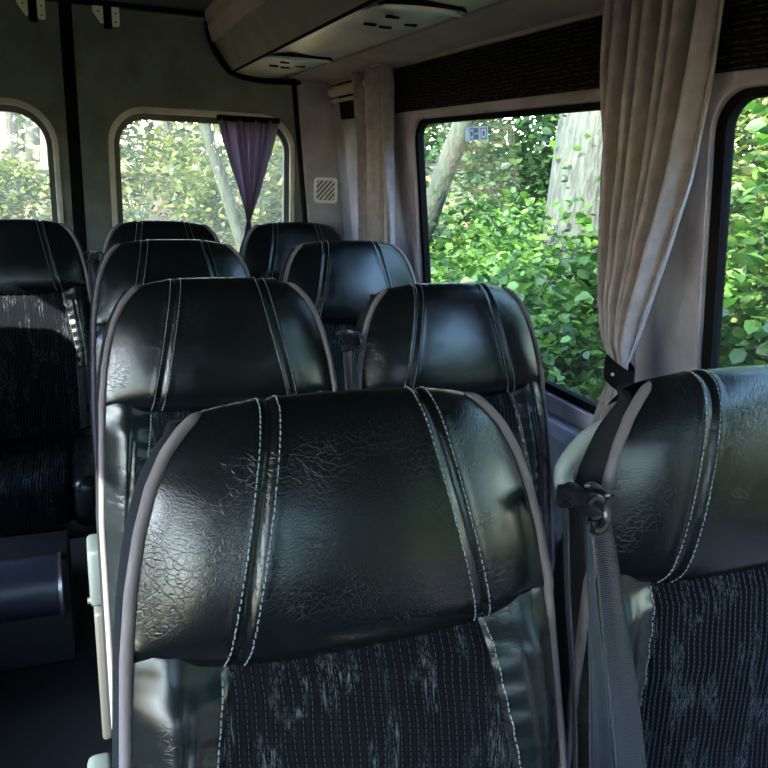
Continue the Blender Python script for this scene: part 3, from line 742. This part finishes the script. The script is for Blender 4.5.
def shrub(x, y, rx, ry, h, n, size, m, label, clumps=16, base=None):
    z0 = float(gh(x, y)); root = empty('shrub', (x, y, z0)); tag(root, label, 'shrub', 'shrubs at the edge of the wood')
    p = blob((0, 0, h*.55), (rx, ry, h*.5), n, clumps); p = p[p[:, 2] > .02]
    wp = p+np.array((x, y, z0)); keep = ~((wp[:, 0] < 1.55) & (wp[:, 1] < 3.9) & (wp[:, 0] > -1.6)); p = p[keep]
    leaves('foliage', p, size, m, root)
    bm = bmesh.new()
    for k in range(5):
        a = k*1.3+x; q = Vector((math.cos(a)*rx*.6, math.sin(a)*ry*.6, h*.6)); tube(bm, [(0, 0, -.03), q*.5+Vector((.05, 0, .1)), q], [.012, .007, .003], 6)
    frombm('stems', bm, M['barkgrey'], root)
def tree(x, y, dx, dy, H, r, m, label, crown=None, name='tree', ivy=0):
    z0 = float(gh(x, y)); root = empty(name, (x, y, z0)); tag(root, label, 'tree', 'trees in the wood around the minibus')
    bm = bmesh.new(); pts = []; rad = []
    for k in range(15):
        t = k/14; pts.append((dx*t+.05*math.sin(t*7+x), dy*t+.05*math.cos(t*5+y), -.1+H*t)); rad.append(r*(1.25-.25*min(t*8, 1))*(1-.45*t))
    tube(bm, pts, rad, 18); tr = frombm('trunk', bm, m, root, angle=2)
    bm = bmesh.new()
    for k in range(5):
        t = .55+.08*k; a = k*2.1+x; b = Vector(pts[int(t*14)]); e = b+Vector((math.cos(a)*1.3, math.sin(a)*1.3, .9)); tube(bm, [b, b.lerp(e, .5)+Vector((0, 0, .1)), e], [r*.3, r*.2, r*.06], 7)
    frombm('branches', bm, m, root)
    if crown:
        rx, rz, n, size, lm = crown
        p = blob((dx, dy, H*.92), (rx, rx, rz), n, 26, .3); wp = p+np.array((x, y, z0)); p = p[wp[:, 2] > 2.3]
        leaves('crown', p, size, lm, root)
    if ivy:
        a = rng.uniform(0, 6.28, ivy); t = rng.random(ivy)**1.4*.5; rr_ = r*1.15*(1-.3*t)
        p = np.stack([dx*t+np.cos(a)*rr_, dy*t+np.sin(a)*rr_, H*t], 1); leaves('ivy', p, .07, M['leaf'], root)
tree(4.05, 5.52, -.1, .1, 8, .34, M['bark'], 'thick pale tree trunk close outside the side window, left of the large curtain', (2.2, 1.8, 3500, .13, M['leaf']), ivy=350)
tree(3.45, 8.4, 0, -3.9, 6, .12, M['barkgrey'], 'leaning grey-green trunk at the rear end of the side window')
tree(1.86, 8, -2.3, 0, 8.5, .065, M['barkgrey'], 'slim pale trunk leaning left behind the right rear window', (1.8, 1.6, 1500, .13, M['leafpale']))
tree(1.55, 15.0, -.2, 0, 9, .16, M['barkbrown'], 'brown trunk far behind the right rear window', (2.4, 2.2, 2600, .16, M['leafpale']))
tree(-.35, 13.5, .1, 0, 9, .15, M['barkbrown'], 'brown trunk nearest the door seam in the left rear window', (2.2, 2.2, 2400, .16, M['leafpale']))
tree(-1.0, 15.5, -.1, 0, 9, .17, M['barkbrown'], 'brown trunk at the far left of the left rear window', (2.4, 2.2, 2400, .16, M['leafpale']))
tree(-.75, 19.0, .1, 0, 10, .16, M['bark'], 'pale distant trunk between the two brown trunks in the left rear window', (2.4, 2.2, 2400, .18, M['leafpale']))
tree(3.4, 15.5, .2, 0, 9, .14, M['bark'], 'pale distant trunk at the curtain in the right rear window', (2.4, 2.2, 2400, .16, M['leafpale']))
tree(6.0, 4.3, .2, .1, 8, .16, M['bark'], 'pale trunk among leaves in the nearer side window', (2.2, 2, 3000, .15, M['leaf']))
SH = [
 (3.1, 6.1, .9, .9, 1.75, 6500, .07, 'leaf', 'bright green shrub at the rear bottom corner of the side window'),
 (3.3, 4.75, .8, .75, 1.75, 6500, .08, 'leaf', 'broad-leaved shrub in front of the thick pale trunk'),
 (2.7, 3.5, .65, .7, 1.65, 5500, .08, 'leaf', 'green shrub just outside behind the large curtain'),
 (3.05, 2.55, .8, .75, 2.3, 7500, .085, 'leaf', 'large-leaved shrub filling the nearer side window'),
 (3.9, 3.2, .9, .9, 3.0, 7500, .075, 'leafpale', 'tall yellow-green shrub at the top of the nearer side window'),
 (4.3, 7.0, 1.0, 1.0, 1.7, 5200, .10, 'leaf', 'green bush beyond the side window, behind the sticker'),
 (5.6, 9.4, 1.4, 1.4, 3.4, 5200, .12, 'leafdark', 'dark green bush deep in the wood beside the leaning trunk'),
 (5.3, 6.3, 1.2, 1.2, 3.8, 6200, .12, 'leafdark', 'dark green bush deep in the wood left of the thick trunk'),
 (2.1, 10.0, 1.0, .9, 2.4, 4600, .10, 'leafpale', 'sunny pale green bush in the middle of the right rear window'),
 (3.3, 11.0, 1.1, 1.0, 2.4, 4600, .10, 'leafpale', 'sunny pale green bush below the plum curtain'),
 (.9, 13.0, .9, .9, 2.2, 3200, .11, 'leafpale', 'yellow-green bush at the left side of the right rear window'),
 (-.9, 12.0, .8, .8, 1.2, 2400, .10, 'leafpale', 'low yellow-green bush in the left rear window'),
]
for x, y, rx, ry, h, n_, sz, lm, lab in SH: shrub(x, y, rx, ry, h, n_, sz, M[lm], lab)
# uncountable undergrowth and the leafy depth of the wood
def field(name, label, n, box, size, m, cat='foliage', hfun=None, clumps=0):
    (x0, x1), (y0, y1), (z0, z1) = box
    if clumps:
        c = np.stack([rng.uniform(x0, x1, clumps), rng.uniform(y0, y1, clumps), rng.uniform(z0, z1, clumps)], 1)
        p = c[rng.integers(0, clumps, n)]+rng.normal(size=(n, 3))*np.array((.5, .5, .35))
    else: p = np.stack([rng.uniform(x0, x1, n), rng.uniform(y0, y1, n), rng.uniform(z0, z1, n)], 1)
    p[:, 2] += gh(p[:, 0], p[:, 1]); o = leaves(name, p, size, m); tag(o, label, cat, kind='stuff')
field('undergrowth', 'low green undergrowth on the bank right of the minibus', 9000, ((2.2, 8), (1, 14), (0, .5)), .10, M['leaf'], 'undergrowth')
field('undergrowth', 'sparse low plants on the litter behind the minibus', 3500, ((-5, 6), (8, 20), (0, .25)), .10, M['leafpale'], 'undergrowth')
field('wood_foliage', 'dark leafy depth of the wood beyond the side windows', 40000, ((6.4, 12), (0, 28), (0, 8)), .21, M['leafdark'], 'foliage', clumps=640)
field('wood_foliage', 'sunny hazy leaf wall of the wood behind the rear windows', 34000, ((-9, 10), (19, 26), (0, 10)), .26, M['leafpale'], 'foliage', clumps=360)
field('wood_foliage', 'mid green leaves hanging over the top of the side windows', 2600, ((4.6, 6.5), (2, 6), (2.8, 4.6)), .13, M['leaf'], 'foliage', clumps=60)
field('wood_foliage', 'leafy wood beside the front half of the minibus, out of view', 16000, ((3.6, 8), (-9, 1.6), (0, 4.2)), .20, M['leaf'], 'foliage', clumps=170)
field('undergrowth', 'undergrowth on the far side of the minibus, out of view', 9000, ((-7, -1.9), (-5, 9), (0, .5)), .14, M['leafdark'], 'undergrowth')
field('wood_foliage', 'low leafy edge of the wood on the far side of the minibus, out of view', 15000, ((-10.5, -6.5), (-9, 9), (0, 3.3)), .22, M['leafdark'], 'foliage', clumps=160)
field('wood_foliage', 'leafy wood ahead of the minibus behind the camera, out of view', 16000, ((-9, 9), (-13, -8), (0, 5)), .26, M['leafdark'], 'foliage', clumps=200)
